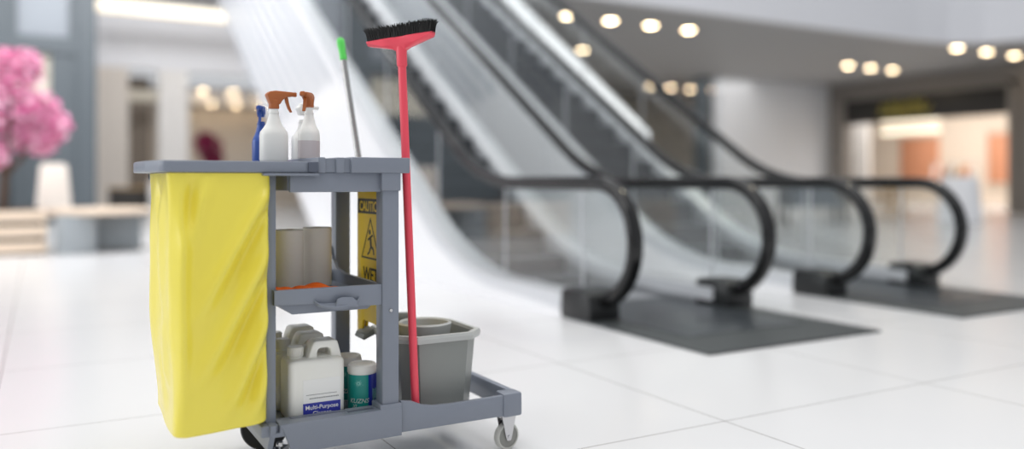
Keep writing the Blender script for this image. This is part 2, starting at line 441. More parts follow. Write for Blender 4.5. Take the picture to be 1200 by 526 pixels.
    obj('comb_plate', p, 'steel', lp, smooth=0)
    # side cladding and soffit
    dk = [(4.95, .05)] + [(y, max(z, .05)) for y, z in rail_line(.90, 18.2)[1:]]
    low = [(19.8, 5.72), (10.9, .0)]
    for x0, x1 in ((XL-.13, XL-.09), (XR+.09, XR+.13)):
        c = MB(); c.prism([(5.075,.0)] + [(5.075,.05)] + dk[1:] + low, 'X', x0, x1); cl = obj('cladding', c, 'cladding', root, smooth=0)
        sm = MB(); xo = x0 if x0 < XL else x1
        for q in range(1, 10):                     # grey stripes imitating reflections, parallel to the incline
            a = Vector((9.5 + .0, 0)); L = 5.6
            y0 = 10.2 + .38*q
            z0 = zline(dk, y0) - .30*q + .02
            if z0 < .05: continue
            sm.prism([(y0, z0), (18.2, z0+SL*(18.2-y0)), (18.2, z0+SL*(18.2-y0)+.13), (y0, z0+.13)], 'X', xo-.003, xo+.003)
        obj('reflection_lines', sm, 'reflection', cl, smooth=0)
    c = MB(); c.prism([(10.9,0),(19.8,5.72),(19.8,5.85),(10.75,.04)], 'X', XL-.09, XR+.09); obj('underside', c, 'cladding', root, smooth=0)
    return root
esc1 = make_escalator()
esc2 = copy_tree(esc1, esc1.location + Vector((2.45, 0.06, 0)), 'farther escalator to the right, its landing plate nearer the lit shop')

# inclined light strip beyond the second escalator
t = empty('incline_light', (7.74, 9.7, 1.57), 'white sloping strip light running up beyond the farther escalator', 'light')
b = MB(); b.prism([(9.7,1.57),(9.7,1.70),(13.9,4.62),(13.9,4.49)], 'X', 7.62, 7.86, bev=.01); obj('diffuser', b, 'lampc', t)
b = MB(); b.prism([(9.72,1.52),(9.72,1.57),(13.9,4.49),(13.9,4.44)], 'X', 7.67, 7.81); obj('housing', b, 'deck', t)
b = MB(); b.tube([(7.74,13.75,4.5),(7.74,13.75,7.0)], .012, 8); obj('hanger', b, 'steel', t)

# ================================================================== CLEANING CART
cart = empty('cleaning_cart', (.85, 2.9, 0), 'grey plastic janitor cart with yellow bag in the foreground', 'cleaning cart')
V0, V1 = 2.62, 3.19
# top: bag lid slab and tray slab
b = MB()
pl = []
def rrect(x0,x1,y0,y1,r,bulge=0.,n=6):
    P = []
    for cx,cy,a0 in ((x1-r,y0+r,-PI/2),(x1-r,y1-r,0),(x0+r,y1-r,PI/2),(x0+r,y0+r,PI)):
        for k in range(n+1):
            a = a0+PI/2*k/n; P.append((cx+r*math.cos(a), cy+r*math.sin(a)))
    if bulge:
        P = [(p[0]-bulge*max(0,1-((p[1]-(y0+y1)/2)/((y1-y0)/2))**2)*(1 if p[0] < (x0+x1)/2 else 0), p[1]) for p in P]
    return P
left_edge = [(.315,2.63)]
P = [(.335,2.612),(.768,2.612),(.768,3.17),(.325,3.17),(.30,3.155),(.276,3.05),(.268,2.9),(.280,2.75),(.306,2.635),(.318,2.618)]
b.prism(P, 'Z', 1.006, 1.041, bev=.004); obj('bag_lid', b, 'grey', cart, smooth=40)
b = MB()
b.box(.742, .772, 2.605, 2.611, 1.008, 1.04); obj('lid_hinge', b, 'dgrey', cart)
b = MB()
b.box(.775, .800, 2.616, V1, 1.006, 1.056, .003); b.box(.835, .862, 2.616, V1, 1.006, 1.056, .003); b.box(.884, 1.09, 2.612, V1, 1.006, 1.058, .005)
b.box(.79, .90, 2.626, V1-.01, 1.008, 1.052)
obj('top_tray', b, 'grey', cart)
# bag frame under lid
b = MB(); b.box(.60, .775, 2.60, 2.625, .996, 1.004, .002); b.box(.33,.60,2.64,2.66,.985,1.005); b.box(.33,.35,2.64,3.12,.985,1.005); b.box(.33,.62,3.10,3.12,.985,1.005)
obj('bag_frame', b, 'grey', cart)
# apron under top tray
b = MB(); b.box(.69, .998, 2.632, 2.65, .944, 1.008, .003); b.box(.69,.998,3.13,3.15,.944,1.008,.003); b.box(.985, 1.0, 2.64,3.14,.944,1.008); b.box(.686,.70,2.65,3.13,.95,1.006)
obj('apron', b, 'grey', cart)
# posts
def post(x0,x1,y0,y1,z0,z1):
    b = MB(); b.box(x0,x1,y0,y1,z0,z1,.006); return b
for (x0,x1,y0,y1,mt) in ((.994,1.054,2.622,2.685,'grey'),(.994,1.054,3.125,3.185,'grey'),(.622,.654,2.66,2.715,'grey'),(.622,.654,3.125,3.185,'grey')):
    obj('post', post(x0,x1,y0,y1,.21,1.008), mt, cart)
b = MB(); b.box(.990,1.058,2.616,2.69,.947,1.008,.004); obj('post_collar', b, 'grey', cart)
b = MB(); b.box(.984,1.06,2.6135,2.70,.13,.236,.004); obj('post_collar', b, 'grey', cart)
b = MB(); b.lathe([(.0001,-.004),(.0055,-.004),(.007,-.001),(.007,.004)], (1.0235,2.622,.548), 16, axis='Y'); obj('screw', b, 'chrome', cart)
# middle shelf: rim, pan, finger tab
b = MB()
zt = .637
fr = [(.640,zt),(.994,zt),(.994,.568),(.95,.568),(.905,.570),(.88,.578),(.80,.582),(.775,.587),(.640,.59)]
b.prism(fr, 'Y', 2.628, 2.642, bev=.002)
b.prism([(.640,zt),(.994,zt),(.994,.575),(.640,.575)], 'Y', 3.15, 3.164)
b.prism([(2.63,zt),(2.63,.58),(3.16,.575),(3.16,zt+.09),(3.135,zt+.045),(3.09,zt+.012),(3.0,zt)], 'X', .985, .999)
b.prism([(2.63,zt),(2.63,.59),(3.16,.575),(3.16,zt)], 'X', .640, .652)
obj('middle_shelf', b, 'grey', cart, smooth=30)
b = MB(); b.prism([(.64,.598),(.99,.598),(.985,.585),(.95,.556),(.70,.556),(.65,.59)], 'Y', 2.645, 3.15); obj('shelf_pan', b, 'grey', cart, smooth=30)
b = MB()
rings = []
for k in range(13):
    a = k/12; x = .765+.15*a
    d = math.sin(PI*a)**.5 if 0 < a < 1 else 0
    z0 = .585-.022*d; y = 2.628-.022*d
    rings.append([(x, 2.645, .590), (x, y, z0+.004), (x, y-.006, z0+.012), (x, y-.004, z0+.016), (x, y+.006, z0+.012), (x, 2.645, .598)])
b.loft(rings)
b.prism([(.828,.576),(.905,.57),(.9,.592),(.885,.604),(.85,.606),(.835,.6)], 'Y', 2.604, 2.612, bev=.003)
obj('finger_tab', b, 'grey', cart, smooth=40)
# base
b = MB()
b.prism([(.652,.219),(1.06,.222),(1.06,.127),(.70,.124),(.69,.135),(.675,.175),(.662,.205)], 'Y', 2.612, 2.634, bev=.003)
b.box(.63, 1.05, 2.62, 3.18, .180, .194, .002)
b.box(.60, 1.06, 3.17, 3.19, .127, .219, .003)
# rim ledge around base shelf with slot, left end
b.box(.655, .885, 2.618, 2.692, .19, .2205, .003); b.box(.975, 1.0, 2.618, 2.692, .19, .2205, .003); b.box(.885, .975, 2.618, 2.645, .19, .2205); b.box(.885, .975, 2.665, 2.692, .19, .2205)
b.prism([(2.614,.219),(2.614,.2),(2.66,.13),(3.16,.13),(3.19,.2),(3.19,.219)], 'X', .625, .642)
b.box(.60, .655, 2.63, 3.17, .18, .217, .006)
obj('base_shelf', b, 'grey', cart, smooth=35)
b = MB(); b.box(.70,.88,2.664,2.668,.2203,.2212); b.box(.70,.704,2.664,2.684,.2203,.2212); obj('ledge_line', b, 'dgrey', cart)
# right platform frame
b = MB()
top = [(1.06,.24),(1.10,.234),(1.14,.216),(1.18,.208),(1.25,.205),(1.40,.207),(1.455,.208)]
b.prism(top + [(1.455,.134),(1.06,.134)], 'Y', 2.622, 2.642, bev=.002)
b.prism(top + [(1.455,.134),(1.06,.134)], 'Y', 3.165, 3.185, bev=.002)
b.box(1.452, 1.53, 2.616, 2.685, .128, .214, .009); b.box(1.452, 1.53, 3.125, 3.19, .128, .214, .009)
b.box(1.50, 1.526, 2.66, 3.15, .135, .212, .004)
for x in (1.12, 1.36): b.box(x, x+.05, 2.63, 3.175, .136, .149)
obj('platform_frame', b, 'grey', cart, smooth=35)
# casters
def caster(name, x, y, r, w, ang_, tyre_mat, hub_mat, ztop):
    R = Matrix.Rotation(ang_, 4, 'Z')
    def T(p): return R @ Vector(p) + Vector((x,y,0))
    b = MB()
    for s in (-1,1):
        yy = s*(w/2+.004)
        pts = [(-.03,yy,ztop-.01),(.03,yy,ztop-.01),(.013,yy,r),(.008,yy,r-.014),(-.008,yy,r-.014),(-.014,yy,r)]
        o = [T((p[0],yy-.0015,p[2])) for p in pts]; i = [T((p[0],yy+.0015,p[2])) for p in pts]; n = len(pts)
        b.add(o+i, [tuple(range(n)), tuple(range(n,2*n))]+[(k,(k+1)%n,n+(k+1)%n,n+k) for k in range(n)])
    b.add([T(p) for p in ((-.03,-w/2-.005,ztop-.012),(.03,-w/2-.005,ztop-.012),(.03,w/2+.005,ztop-.012),(-.03,w/2+.005,ztop-.012),(-.03,-w/2-.005,ztop-.004),(.03,-w/2-.005,ztop-.004),(.03,w/2+.005,ztop-.004),(-.03,w/2+.005,ztop-.004))],
          [(0,1,2,3),(4,5,6,7),(0,1,5,4),(1,2,6,5),(2,3,7,6),(3,0,4,7)])
    b.tube([T((0,0,ztop-.006)), T((0,0,ztop+.012))], .011)
    b.tube([T((0,-w/2-.008,r)), T((0,w/2+.008,r))], .006)
    c = obj(name, b, 'chrome', cart)
    wl = MB(); wl.lathe([(r*.80,-w/2),(r*.9,-w/2-.001),(r*.985,-w/2+.004),(r,-w*.2),(r,w*.2),(r*.985,w/2-.004),(r*.9,w/2+.001),(r*.80,w/2)], (x,y,r), 36, axis='Y', mw=R)
    o = obj('tyre', wl, tyre_mat, c)
    wl = MB(); wl.lathe([(.0001,-w/2+.003),(r*.5,-w/2+.001),(r*.81,-w/2+.002),(r*.81,w/2-.002),(r*.5,w/2-.001),(.0001,w/2-.003)], (x,y,r), 36, axis='Y', mw=R)
    obj('hub', wl, hub_mat, c)
caster('caster', 1.487, 2.66, .05, .026, .12, 'tyre', 'wheelgrey', .132)
caster('caster', 1.487, 3.15, .05, .026, -.5, 'tyre', 'wheelgrey', .132)
caster('caster', .672, 2.69, .05, .026, .9, 'tyre', 'wheelgrey', .132)
b = MB(); R_ = Matrix.Rotation(-.25, 4, 'Z'); r=.085; w=.04
b.lathe([(.0001,-w/2),(r*.6,-w/2),(r*.93,-w/2),(r,-w/2+.007),(r,w/2-.007),(r*.93,w/2),(r*.6,w/2),(.0001,w/2)], (.72,3.10,r), 40, axis='Y', mw=R_)
wheel = obj('rear_wheel', b, 'blackrub', cart)
b = MB(); b.box(.70,.74,3.06,3.135,.16,.2,.004); b.box(.705,.735,3.05,3.062,.06,.2,.003); obj('wheel_bracket', b, 'dgrey', wheel)

# ---- yellow bag (hangs from the cart: a thing of its own)
def gauss(d, w): return math.exp(-(d/w)**2)
folds = [  # on the front face: a across 0..1, b down 0..1 : (a0,b0,a1,b1,amp,width)
    (1.15,-.06,.10,.68,.013,.060),(1.15,.20,.12,.92,.014,.060),(1.2,.42,.38,1.08,.012,.055),(1.15,.68,.70,1.1,.009,.05),(.55,-.2,.05,.46,.007,.06),
    (.13,-.05,.09,1.1,.010,.05),(.27,-.06,.16,.30,-.008,.045),(1.1,.07,.40,.55,-.008,.05),(1.1,.34,.40,.86,-.009,.045),(1.08,.58,.66,1.0,-.008,.04)]
folds_l = [(.2,-.05,.35,.8,.010,.09),(.55,-.05,.45,.7,-.012,.08),(.8,0,.9,1,.010,.09),(.1,.5,.5,1.,.01,.1),(.6,.7,.2,1.,-.01,.09)]
def segd(p, q, a, b):
    d = (q[0]-p[0], q[1]-p[1]); L2 = d[0]**2+d[1]**2
    t = max(0, min(1, ((a-p[0])*d[0]+(b-p[1])*d[1])/L2)); return math.hypot(a-p[0]-t*d[0], b-p[1]-t*d[1])
def fsum(fs, a, b, asp):
    s = 0
    for a0,b0,a1,b1,am,w in fs:
        p, q = (a0,b0*asp), (a1,b1*asp); d = (q[0]-p[0], q[1]-p[1]); L2 = d[0]**2+d[1]**2
        t = ((a-p[0])*d[0]+(b*asp-p[1])*d[1])/L2
        if t <= 0 or t >= 1: continue
        e = min(1, t/.3, (1-t)/.45); e = e*e*(3-2*e)
        dist = abs((a-p[0])*d[1]-(b*asp-p[1])*d[0])/math.sqrt(L2)
        s += 2.7*am*e*gauss(dist, w*(1.05+.6*t))
    return s
b = MB(); NS, NT = 260, 120; rings = []
zt_, zb_ = 1.004, .222
per = []
def corner_loop(x0,x1,y0,y1,r):
    L = rrect(x0,x1,y0,y1,r,n=8); L.append(L[0]); acc=[0]
    for p,q in zip(L,L[1:]): acc.append(acc[-1]+math.hypot(q[0]-p[0],q[1]-p[1]))
    out = []
    for k in range(NS):
        s = acc[-1]*k/NS; i = max(j for j in range(len(acc)) if acc[j] <= s+1e-9); i = min(i, len(L)-2)
        f = (s-acc[i])/max(1e-9,acc[i+1]-acc[i]); out.append((L[i][0]+(L[i+1][0]-L[i][0])*f, L[i][1]+(L[i+1][1]-L[i][1])*f))
    return out
for t in range(NT+1):
    bb = t/NT
    if t <= NT-8:
        q = t/(NT-8); z = zt_-(zt_-zb_-.012)*q; ins = 0
    else:
        a = (t-NT+8)/8*PI/2; z = zb_+.012-.012*math.sin(a); ins = .014*(1-math.cos(a)); q = 1
    x0 = .327+.020*q+ins; x1 = .628-.008*q-ins - .004*math.sin(PI*q); y0 = 2.622-.012*math.sin(PI*q*.9)+ins; y1 = 3.06-ins
    ring = []
    for (x,y) in corner_loop(x0,x1,y0,y1,.022+.014*q):
        fa = (x-x0)/(x1-x0); ga = (y-y0)/(y1-y0); dx = dy = dz = 0
        wf = max(0, 1-ga/.12); wl = max(0, 1-fa/.12)
        env = min(1, q*9+.12)*min(1, (1.0-q)*7+.25)
        if wf > 0: dy -= wf*env*fsum(folds, fa, q, 2.6)
        if wl > 0: dx -= .6*wl*env*fsum(folds_l, ga, q, 1.9)
        dx += .003*math.sin(9*q+6*ga)*wl
        # sagging bottom hem
        if q > .9: dz = -(.006*math.cos(fa*3)+.004*math.sin(ga*5))*(q-.9)*10
        ring.append((x+dx, y+dy, z+dz))
    rings.append(ring)
b.loft(rings, capa=False, capb=True)
bag = obj('refuse_bag', b, 'yellow', None, (.48, 2.84, .222), smooth=60)
tag(bag, 'large yellow vinyl refuse bag hanging under the left end of the cart', 'bag')

# ---- broom
def along(p, q, t): return Vector(p)+(Vector(q)-Vector(p))*t
p0 = Vector((1.140,2.682,.150)); p1 = Vector((1.0975,2.712,1.453))
t = empty('broom', p0, 'red broom standing upside down at the right of the cart, black bristles up', 'broom')
b = MB(); b.tube([along(p0,p1,k/20) for k in range(21)], .0143, 20); obj('handle', b, 'red', t)
hd = Vector((.66,-.74,.065)).normalized(); upv = (p1-p0).normalized(); hd = (hd - upv*hd.dot(upv)).normalized()
tilt = Matrix.Rotation(math.radians(-2.0), 3, upv.cross(hd)); hd = Vector(hd)
hd = (Vector((hd.x,hd.y,hd.z)) + Vector((0,0,.055))).normalized(); nrm = hd.cross(upv).normalized()
def H(a, u, n): return p1 + hd*a + upv*u + nrm*n
b = MB(); rings = []
prof = [(-.128,.014,.016),(-.124,.007,.022),(-.06,-.008,.026),(-.03,-.016,.026),(-.016,-.024,.022),(.016,-.024,.022),(.03,-.016,.026),(.06,-.008,.026),(.120,.007,.022),(.124,.014,.016)]
for a, z, w in prof: rings.append([H(a, z+.004, -w*.55), H(a, z+.014 if abs(a)>.1 else .0, -w), H(a, .024, -w), H(a, .027, -w*.85), H(a,.027,w*.85), H(a,.024,w), H(a, z+.014 if abs(a)>.1 else .0, w), H(a, z+.004, w*.55)])
b.loft(rings); b.tube([H(0,-.075,0),H(0,-.07,0),H(0,-.03,0),H(0,.01,0)], [.0165,.018,.0185,.02], 20)
obj('broom_head', b, 'red', t, smooth=45)
b = MB()
for i in range(58):
    for j in range(5):
        a0 = -.118+.236*i/57; n0 = -.018+.009*j
        for q in range(2):
            fan = 1+.13; a1 = a0*fan+random.uniform(-.003,.003); n1 = n0*1.5+random.uniform(-.004,.004); h = .070+random.uniform(-.006,.004)
            A = H(a0+random.uniform(-.002,.002),.024,n0); B = H((a0+a1)/2,.024+h*.5,(n0+n1)/2); C = H(a1,.024+h-.024,n1)
            b.tube([A,B,C], [.0017,.0015,.0009], 4, cap=False)
obj('bristles', b, 'black', t, smooth=0)

# ---- mop handle in bucket
q0 = Vector((1.185,2.99,.170)); q1 = Vector((1.07,3.302,1.56)); 
t = empty('mop', q0, 'steel mop handle with light green grip, leaning behind the spray bottles', 'mop')
b = MB(); b.tube([along(q0,q1,k/10) for k in range(10)]+[along(q0,q1,.96)], .0115, 16); obj('handle', b, 'steelpole', t)
b = MB(); b.tube([along(q0,q1,k) for k in (.935,.938,.96,.975,.985,.994,1.0,1.003)], [.011,.0145,.0135,.0155,.0165,.0158,.012,.004], 16); obj('grip', b, 'green', t)
b = MB(); 
for k in range(40):
    a = 2*PI*k/40; b.tube([q0+Vector((.01*math.cos(a),.01*math.sin(a),.06)), q0+Vector((.035*math.cos(a),.03*math.sin(a),.03)), q0+Vector((.05*math.cos(a),.04*math.sin(a),.0))], .005, 5)
obj('mop_head', b, 'cap', t)

# ---- mop bucket on the platform
BX, BY = 1.258, 2.875
t = empty('mop_bucket', (BX,BY,.1495), 'grey eight-sided mop bucket with a pale round ring, behind the red broom', 'bucket')
def octa(hx, hy, ch, z): 
    return [(BX+x,BY+y,z) for x,y in ((-hx+ch,-hy),(hx-ch,-hy),(hx,-hy+ch),(hx,hy-ch),(hx-ch,hy),(-hx+ch,hy),(-hx,hy-ch),(-hx,-hy+ch))]
b = MB(); b.loft([octa(.128,.150,.05,.1495),octa(.132,.154,.05,.16),octa(.152,.17,.055,.425),octa(.146,.164,.055,.425),octa(.122,.145,.05,.165)], capa=True, capb=True); obj('body', b, 'bucket', t, smooth=25)
b = MB(); b.loft([octa(.150,.168,.055,.405),octa(.166,.184,.06,.408),octa(.169,.187,.06,.424),octa(.166,.184,.06,.434),octa(.150,.168,.055,.434),octa(.147,.165,.055,.405)], capa=False, capb=False); obj('rim', b, 'bucketin', t, smooth=25)
b = MB(); b.lathe([(.078,.30),(.096,.43),(.100,.452),(.094,.458),(.088,.452),(.07,.31),(.0001,.305)], (BX-.005,BY-.01,0), 40); obj('inner_ring', b, 'bucketin', t)
b = MB(); b.prism([(BX-.13,.434),(BX+.02,.434),(BX+.01,.465),(BX-.11,.472)], 'Y', BY+.165, BY+.183, bev=.003); obj('splash_guard', b, 'bucket', t)
b = MB(); b.prism([(BX-.165,.43),(BX-.165,.405),(BX-.205,.388),(BX-.212,.394),(BX-.205,.41)], 'Y', BY+.09, BY+.18, bev=.002); obj('spout', b, 'bucket', t)

# ---- wet floor sign between the right posts
SX = 1.070
t = empty('wet_floor_sign', (SX+.012, 2.945, .40), 'yellow folded wet floor caution sign clipped to the right side of the cart', 'sign')
ya, yb = 2.80, 3.092
for k, x in enumerate((SX, SX+.016)):
    b = MB(); b.prism([(ya,1.0),(ya,.40),(ya+.05,.40),(ya+.065,.455),(yb-.065,.455),(yb-.05,.40),(yb,.40),(yb,1.0),(yb-.03,1.03),(ya+.03,1.03)], 'X', x, x+.008, bev=.001)
    obj('panel', b, 'signy', t, smooth=30)
    if k == 0:
        pass
xs = SX-.0006
b = MB(); b.box(xs, SX+.0004, ya+.012, yb-.008, .858, .914); band = obj('caution_band', b, 'ink', t, smooth=0)
mw = face_mw((xs-.0003, (ya+yb)/2, .868), (0,-1,0), (0,0,1))
obj('caution_text', text_mb('CAUTION', .052, mw, bold=.0012), 'signy', t, smooth=0)
mw = face_mw((xs, (ya+yb)/2, .608), (0,-1,0), (0,0,1)); obj('wet_text', text_mb('WET', .072, mw, bold=.001), 'ink', t, smooth=0)
mw = face_mw((xs, (ya+yb)/2, .53), (0,-1,0), (0,0,1)); obj('floor_text', text_mb('FLOOR', .072, mw, bold=.001), 'ink', t, smooth=0)
yc = (ya+yb)/2
b = MB(); A = [(yc,.845),(yc-.098,.69),(yc+.098,.69)]
def inset(p, k): c = (sum(q[0] for q in A)/3, sum(q[1] for q in A)/3); return (c[0]+(p[0]-c[0])*k, c[1]+(p[1]-c[1])*k)
for i in range(3):
    p, q = A[i], A[(i+1) % 3]; b.prism([p, q, inset(q,.88), inset(p,.88)], 'X', xs, SX+.0004)
def stroke(p, q, w):
    d = Vector((q[0]-p[0], q[1]-p[1])).normalized(); n = Vector((-d.y,d.x))*w
    b.prism([(p[0]+n.x,p[1]+n.y),(q[0]+n.x,q[1]+n.y),(q[0]-n.x,q[1]-n.y),(p[0]-n.x,p[1]-n.y)], 'X', xs, SX+.0004)
Y = lambda a: yc-a
stroke((Y(-.002),.775),(Y(.006),.738),.008); stroke((Y(.006),.738),(Y(.03),.728),.005); stroke((Y(.03),.728),(Y(.036),.708),.005); stroke((Y(.006),.738),(Y(-.012),.715),.005); stroke((Y(-.012),.715),(Y(-.03),.706),.004)
stroke((Y(-.002),.77),(Y(-.028),.76),.004); stroke((Y(-.002),.77),(Y(.024),.78),.004)
b.prism([(Y(-.008)+.010*math.cos(2*PI*k/12), .79+.010*math.sin(2*PI*k/12)) for k in range(12)], 'X', xs, SX+.0004)
obj('warning_triangle', b, 'ink', t, smooth=0)

# ---- jugs on the base shelf
def make_jug():
    u0, u1, y0, y1, z0 = .705, .893, 2.70, 2.825, .1945
    t = empty('cleaner_jug', ((u0+u1)/2, (y0+y1)/2, z0), 'front white jug labelled Multi-Purpose Cleaner on the bottom shelf', 'jug', None)
    b = MB(); rings = []
    for z, e in ((0,.012),(.004,.004),(.012,0),(.184,0),(.192,.003)):
        rings.append([(x,y,z0+z) for x,y in rrect(u0+e,u1-e,y0+e,y1-e,.02,n=5)])
    # shoulder slopes up to the handle block on the right
    for z, l, ry in ((.197,.008,.006),(.200,.03,.014)):
        rings.append([(x,y,z0+z) for x,y in rrect(u0+l,u1-.004-z*.04,y0+ry,y1-ry,.018,n=5)])
    b.loft(rings)
    b.lathe([(.0245,.19),(.0245,.208)], (u0+.036,(y0+y1)/2,z0), 28)
    # handle: trapezoid ring with a hole, extruded in y
    outer = [(u0+.066,.185),(u0+.070,.20),(u0+.082,.236),(u0+.088,.248),(u0+.097,.254),(u1-.028,.254),(u1-.018,.248),(u1-.013,.232),(u1-.001,.185)]
    hole = [(u0+.101,.201),(u0+.101,.213),(u0+.104,.224),(u0+.111,.229),(u1-.052,.229),(u1-.044,.224),(u1-.041,.213),(u1-.041,.201)]
    ym = (y0+y1)/2
    ha, hb = ym-.036, ym+.036
    vs = []; fs = []
    n, m = len(outer), len(hole)
    bmh = bmesh.new()
    def quadstrip(yy):
        lo = [bmh.verts.new((x,yy,z0+z)) for x,z in outer]; li = [bmh.verts.new((x,yy,z0+z)) for x,z in hole]; return lo, li
    f1, h1 = quadstrip(ha); f2, h2 = quadstrip(hb)
    for (o_, h_) in ((f1,h1),(f2,h2)):
        # left leg, arch, right leg, bottom
        pairs = [((0,1),(0,)),((1,2),(0,1)),((2,3),(1,2)),((3,4),(2,3)),((4,5),(3,4)),((5,6),(4,5)),((6,7),(5,6)),((7,8),(6,7))]
        for ov, hv in pairs:
            bmh.faces.new([o_[k] for k in ov]+[h_[k] for k in reversed(hv)])
        bmh.faces.new([o_[0], h_[0], h_[7], o_[8]])
    for L1, L2 in ((f1,f2),(h1,h2)):
        for k in range(len(L1)): bmh.faces.new((L1[k], L1[(k+1) % len(L1)], L2[(k+1) % len(L1)], L2[k]))
    bmesh.ops.recalc_face_normals(bmh, faces=bmh.faces[:])
    long_e = [e for e in bmh.edges if abs(e.verts[0].co.y-e.verts[1].co.y) < 1e-6 and e.calc_face_angle(0) > 1.0]
    bmesh.ops.bevel(bmh, geom=long_e, offset=.006, segments=3, affect='EDGES', profile=.5)
    b.bm(bmh)
    obj('body', b, 'jug', t, smooth=50)
    b = MB(); b.lathe([(.0001,.238),(.022,.238),(.026,.235),(.0265,.206),(.024,.204)], (u0+.036,(y0+y1)/2,z0), 36)
    for k in range(24):
        a = 2*PI*k/24; b.box(-.0008,.0008,.0255,.0275,.208,.232,mw=Matrix.Translation((u0+.036,(y0+y1)/2,z0)) @ Matrix.Rotation(a,4,'Z'))
    obj('cap', b, 'cap', t)
    lb = MB(); lb.box(u0+.045, u1-.018, y0-.0012, y0+.0005, z0+.006, z0+.135, .0004); L = obj('paper_label', lb, 'label', t, smooth=0)
    lb = MB(); lb.box(u0+.045, u1-.018, y0-.0018, y0-.0008, z0+.006, z0+.058); obj('blue_band', lb, 'blue', L, smooth=0)
    xc = (u0+.045+u1-.018)/2
    for txt, zz, s in (('Multi-Purpose', .037, .0195), ('Cleaner', .017, .0195)):
        obj('label_text', text_mb(txt, s, face_mw((xc, y0-.0022, z0+zz), (1,0,0), (0,0,1)), bold=.0002), 'label', L, smooth=0)
    lb = MB(); lb.box(u0+.055, u1-.03, y0-.0016, y0-.0008, z0+.084, z0+.0855)
    for k in range(22): lb.box(u0+.066+.0045*k, u0+.069+.0045*k, y0-.0016, y0-.0008, z0+.071, z0+.0745)
    obj('fine_print', lb, 'inkg', L, smooth=0)
    return t
jug = make_jug()
copy_tree(jug, jug.location+Vector((-.004,.15,0)), 'white jug directly behind the labelled front jug on the bottom shelf')
copy_tree(jug, jug.location+Vector((.004,.297,0)), 'rearmost white jug of the three on the bottom shelf')

# ---- wipe canisters
def make_can():
    x, y, z = .974, 2.765, .1945; r = .049
    t = empty('wipes_canister', (x,y,z), 'white-lidded canister with teal and blue label at the front of the bottom shelf', 'canister')
    b = MB(); b.lathe([(.0001,0),(r-.003,0),(r-.001,.003),(r-.001,.13),(.0001,.13)], (x,y,z), 48); obj('body', b, 'white', t)
    b = MB(); b.lathe([(r-.002,.128),(r+.0015,.129),(r+.0015,.143),(r-.001,.147),(r-.001,.152),(r-.006,.157),(r-.014,.157),(r-.016,.154),(.0001,.154)], (x,y,z), 48); obj('lid', b, 'white', t)
    def wrap(a0, a1, z0, z1, rr, n=20):
        w = MB(); ring0 = []; 
        for k in range(n+1):
            a = a0+(a1-a0)*k/n; ring0.append([(x+rr*math.cos(a), y+rr*math.sin(a), z+z0), (x+rr*math.cos(a), y+rr*math.sin(a), z+z1)])
        vs = [p for q in ring0 for p in q]; w.add(vs, [(2*k,2*k+2,2*k+3,2*k+1) for k in range(n)]); return w
    d = math.radians
    L = obj('teal_label', wrap(d(96), d(276), .006, .124, r, 40), 'teal', t)
    obj('blue_label', wrap(d(276), d(456), .006, .124, r, 40), 'blabel', t)
    def onc(mb, rr):  # bend flat (x right along angle, z) onto cylinder, centre angle 258deg
        out = MB(); out.v = [(x+rr*math.cos(p[0]/r), y+rr*math.sin(p[0]/r), p[2]) for p in mb.v]; out.f = mb.f; out.m = mb.m; return out
    mw = face_mw((d(237)*r, 0, z+.03), (1,0,0), (0,0,1))
    obj('label_text', onc(text_mb('KUZNS', .021, mw, bold=.0004, shear=.25), r+.0006), 'label', L, smooth=0)
    mw = face_mw((d(222)*r, 0, z+.014), (1,0,0), (0,0,1))
    obj('label_text', onc(text_mb('XL', .016, mw, bold=.0003, shear=.2), r+.0006), 'label', L, smooth=0)
    f = MB(); c = (d(236)*r, z+.096)
    for k in range(13):
        a = 2*PI*k/13+.1; ln = .014+.008*((k*7) % 5)/5
        for s in range(3):
            pass
        p = (c[0]+.003*math.cos(a), c[1]+.003*math.sin(a)); q = (c[0]+ln*math.cos(a), c[1]+ln*math.sin(a)*.8)
        dd = Vector((q[0]-p[0], q[1]-p[1])).normalized(); n = Vector((-dd.y,dd.x))*.0009
        f.add([(p[0]+n.x,0,p[1]+n.y),(q[0],0,q[1]),(p[0]-n.x,0,p[1]-n.y)], [(0,1,2)])
    obj('starburst', onc(f, r+.0006), 'tealp', L, smooth=0)
    f = MB()
    for k in range(5): f.box(d(296)*r+.003*k*2, d(296)*r+.003*k*2+.004, 0, .0001, z+.03+.005*(k%3), z+.075-.004*(k%2))
    obj('side_print', onc(f, r+.0006), 'tealp', t, smooth=0)
    return t
can = make_can()
copy_tree(can, can.location+Vector((.0,.155,0)), 'second white-lidded canister, hidden behind the teal one on the bottom shelf')

# ---- paper rolls on the middle shelf
def roll(x, y, label, h=.213, r=.052):
    t = empty('paper_roll', (x,y,.5985), label, 'paper roll', 'paper rolls on the middle shelf')
    b = MB(); b.lathe([(.02,0),(r-.003,0),(r,.003),(r,h-.003),(r-.003,h),(.02,h),(.02,0)], (x,y,.5985), 48); obj('sheets', b, 'paper', t)
    b = MB(); b.lathe([(.0205,.001),(.0205,h-.001),(.018,h-.001),(.018,.001),(.0205,.001)], (x,y,.5985), 24); obj('core', b, 'gold', t)
roll(.772, 2.965, 'left upright paper roll beside the yellow bag on the middle shelf', .209)
roll(.885, 3.0, 'right upright paper roll next to the dark rear post on the middle shelf', .213)
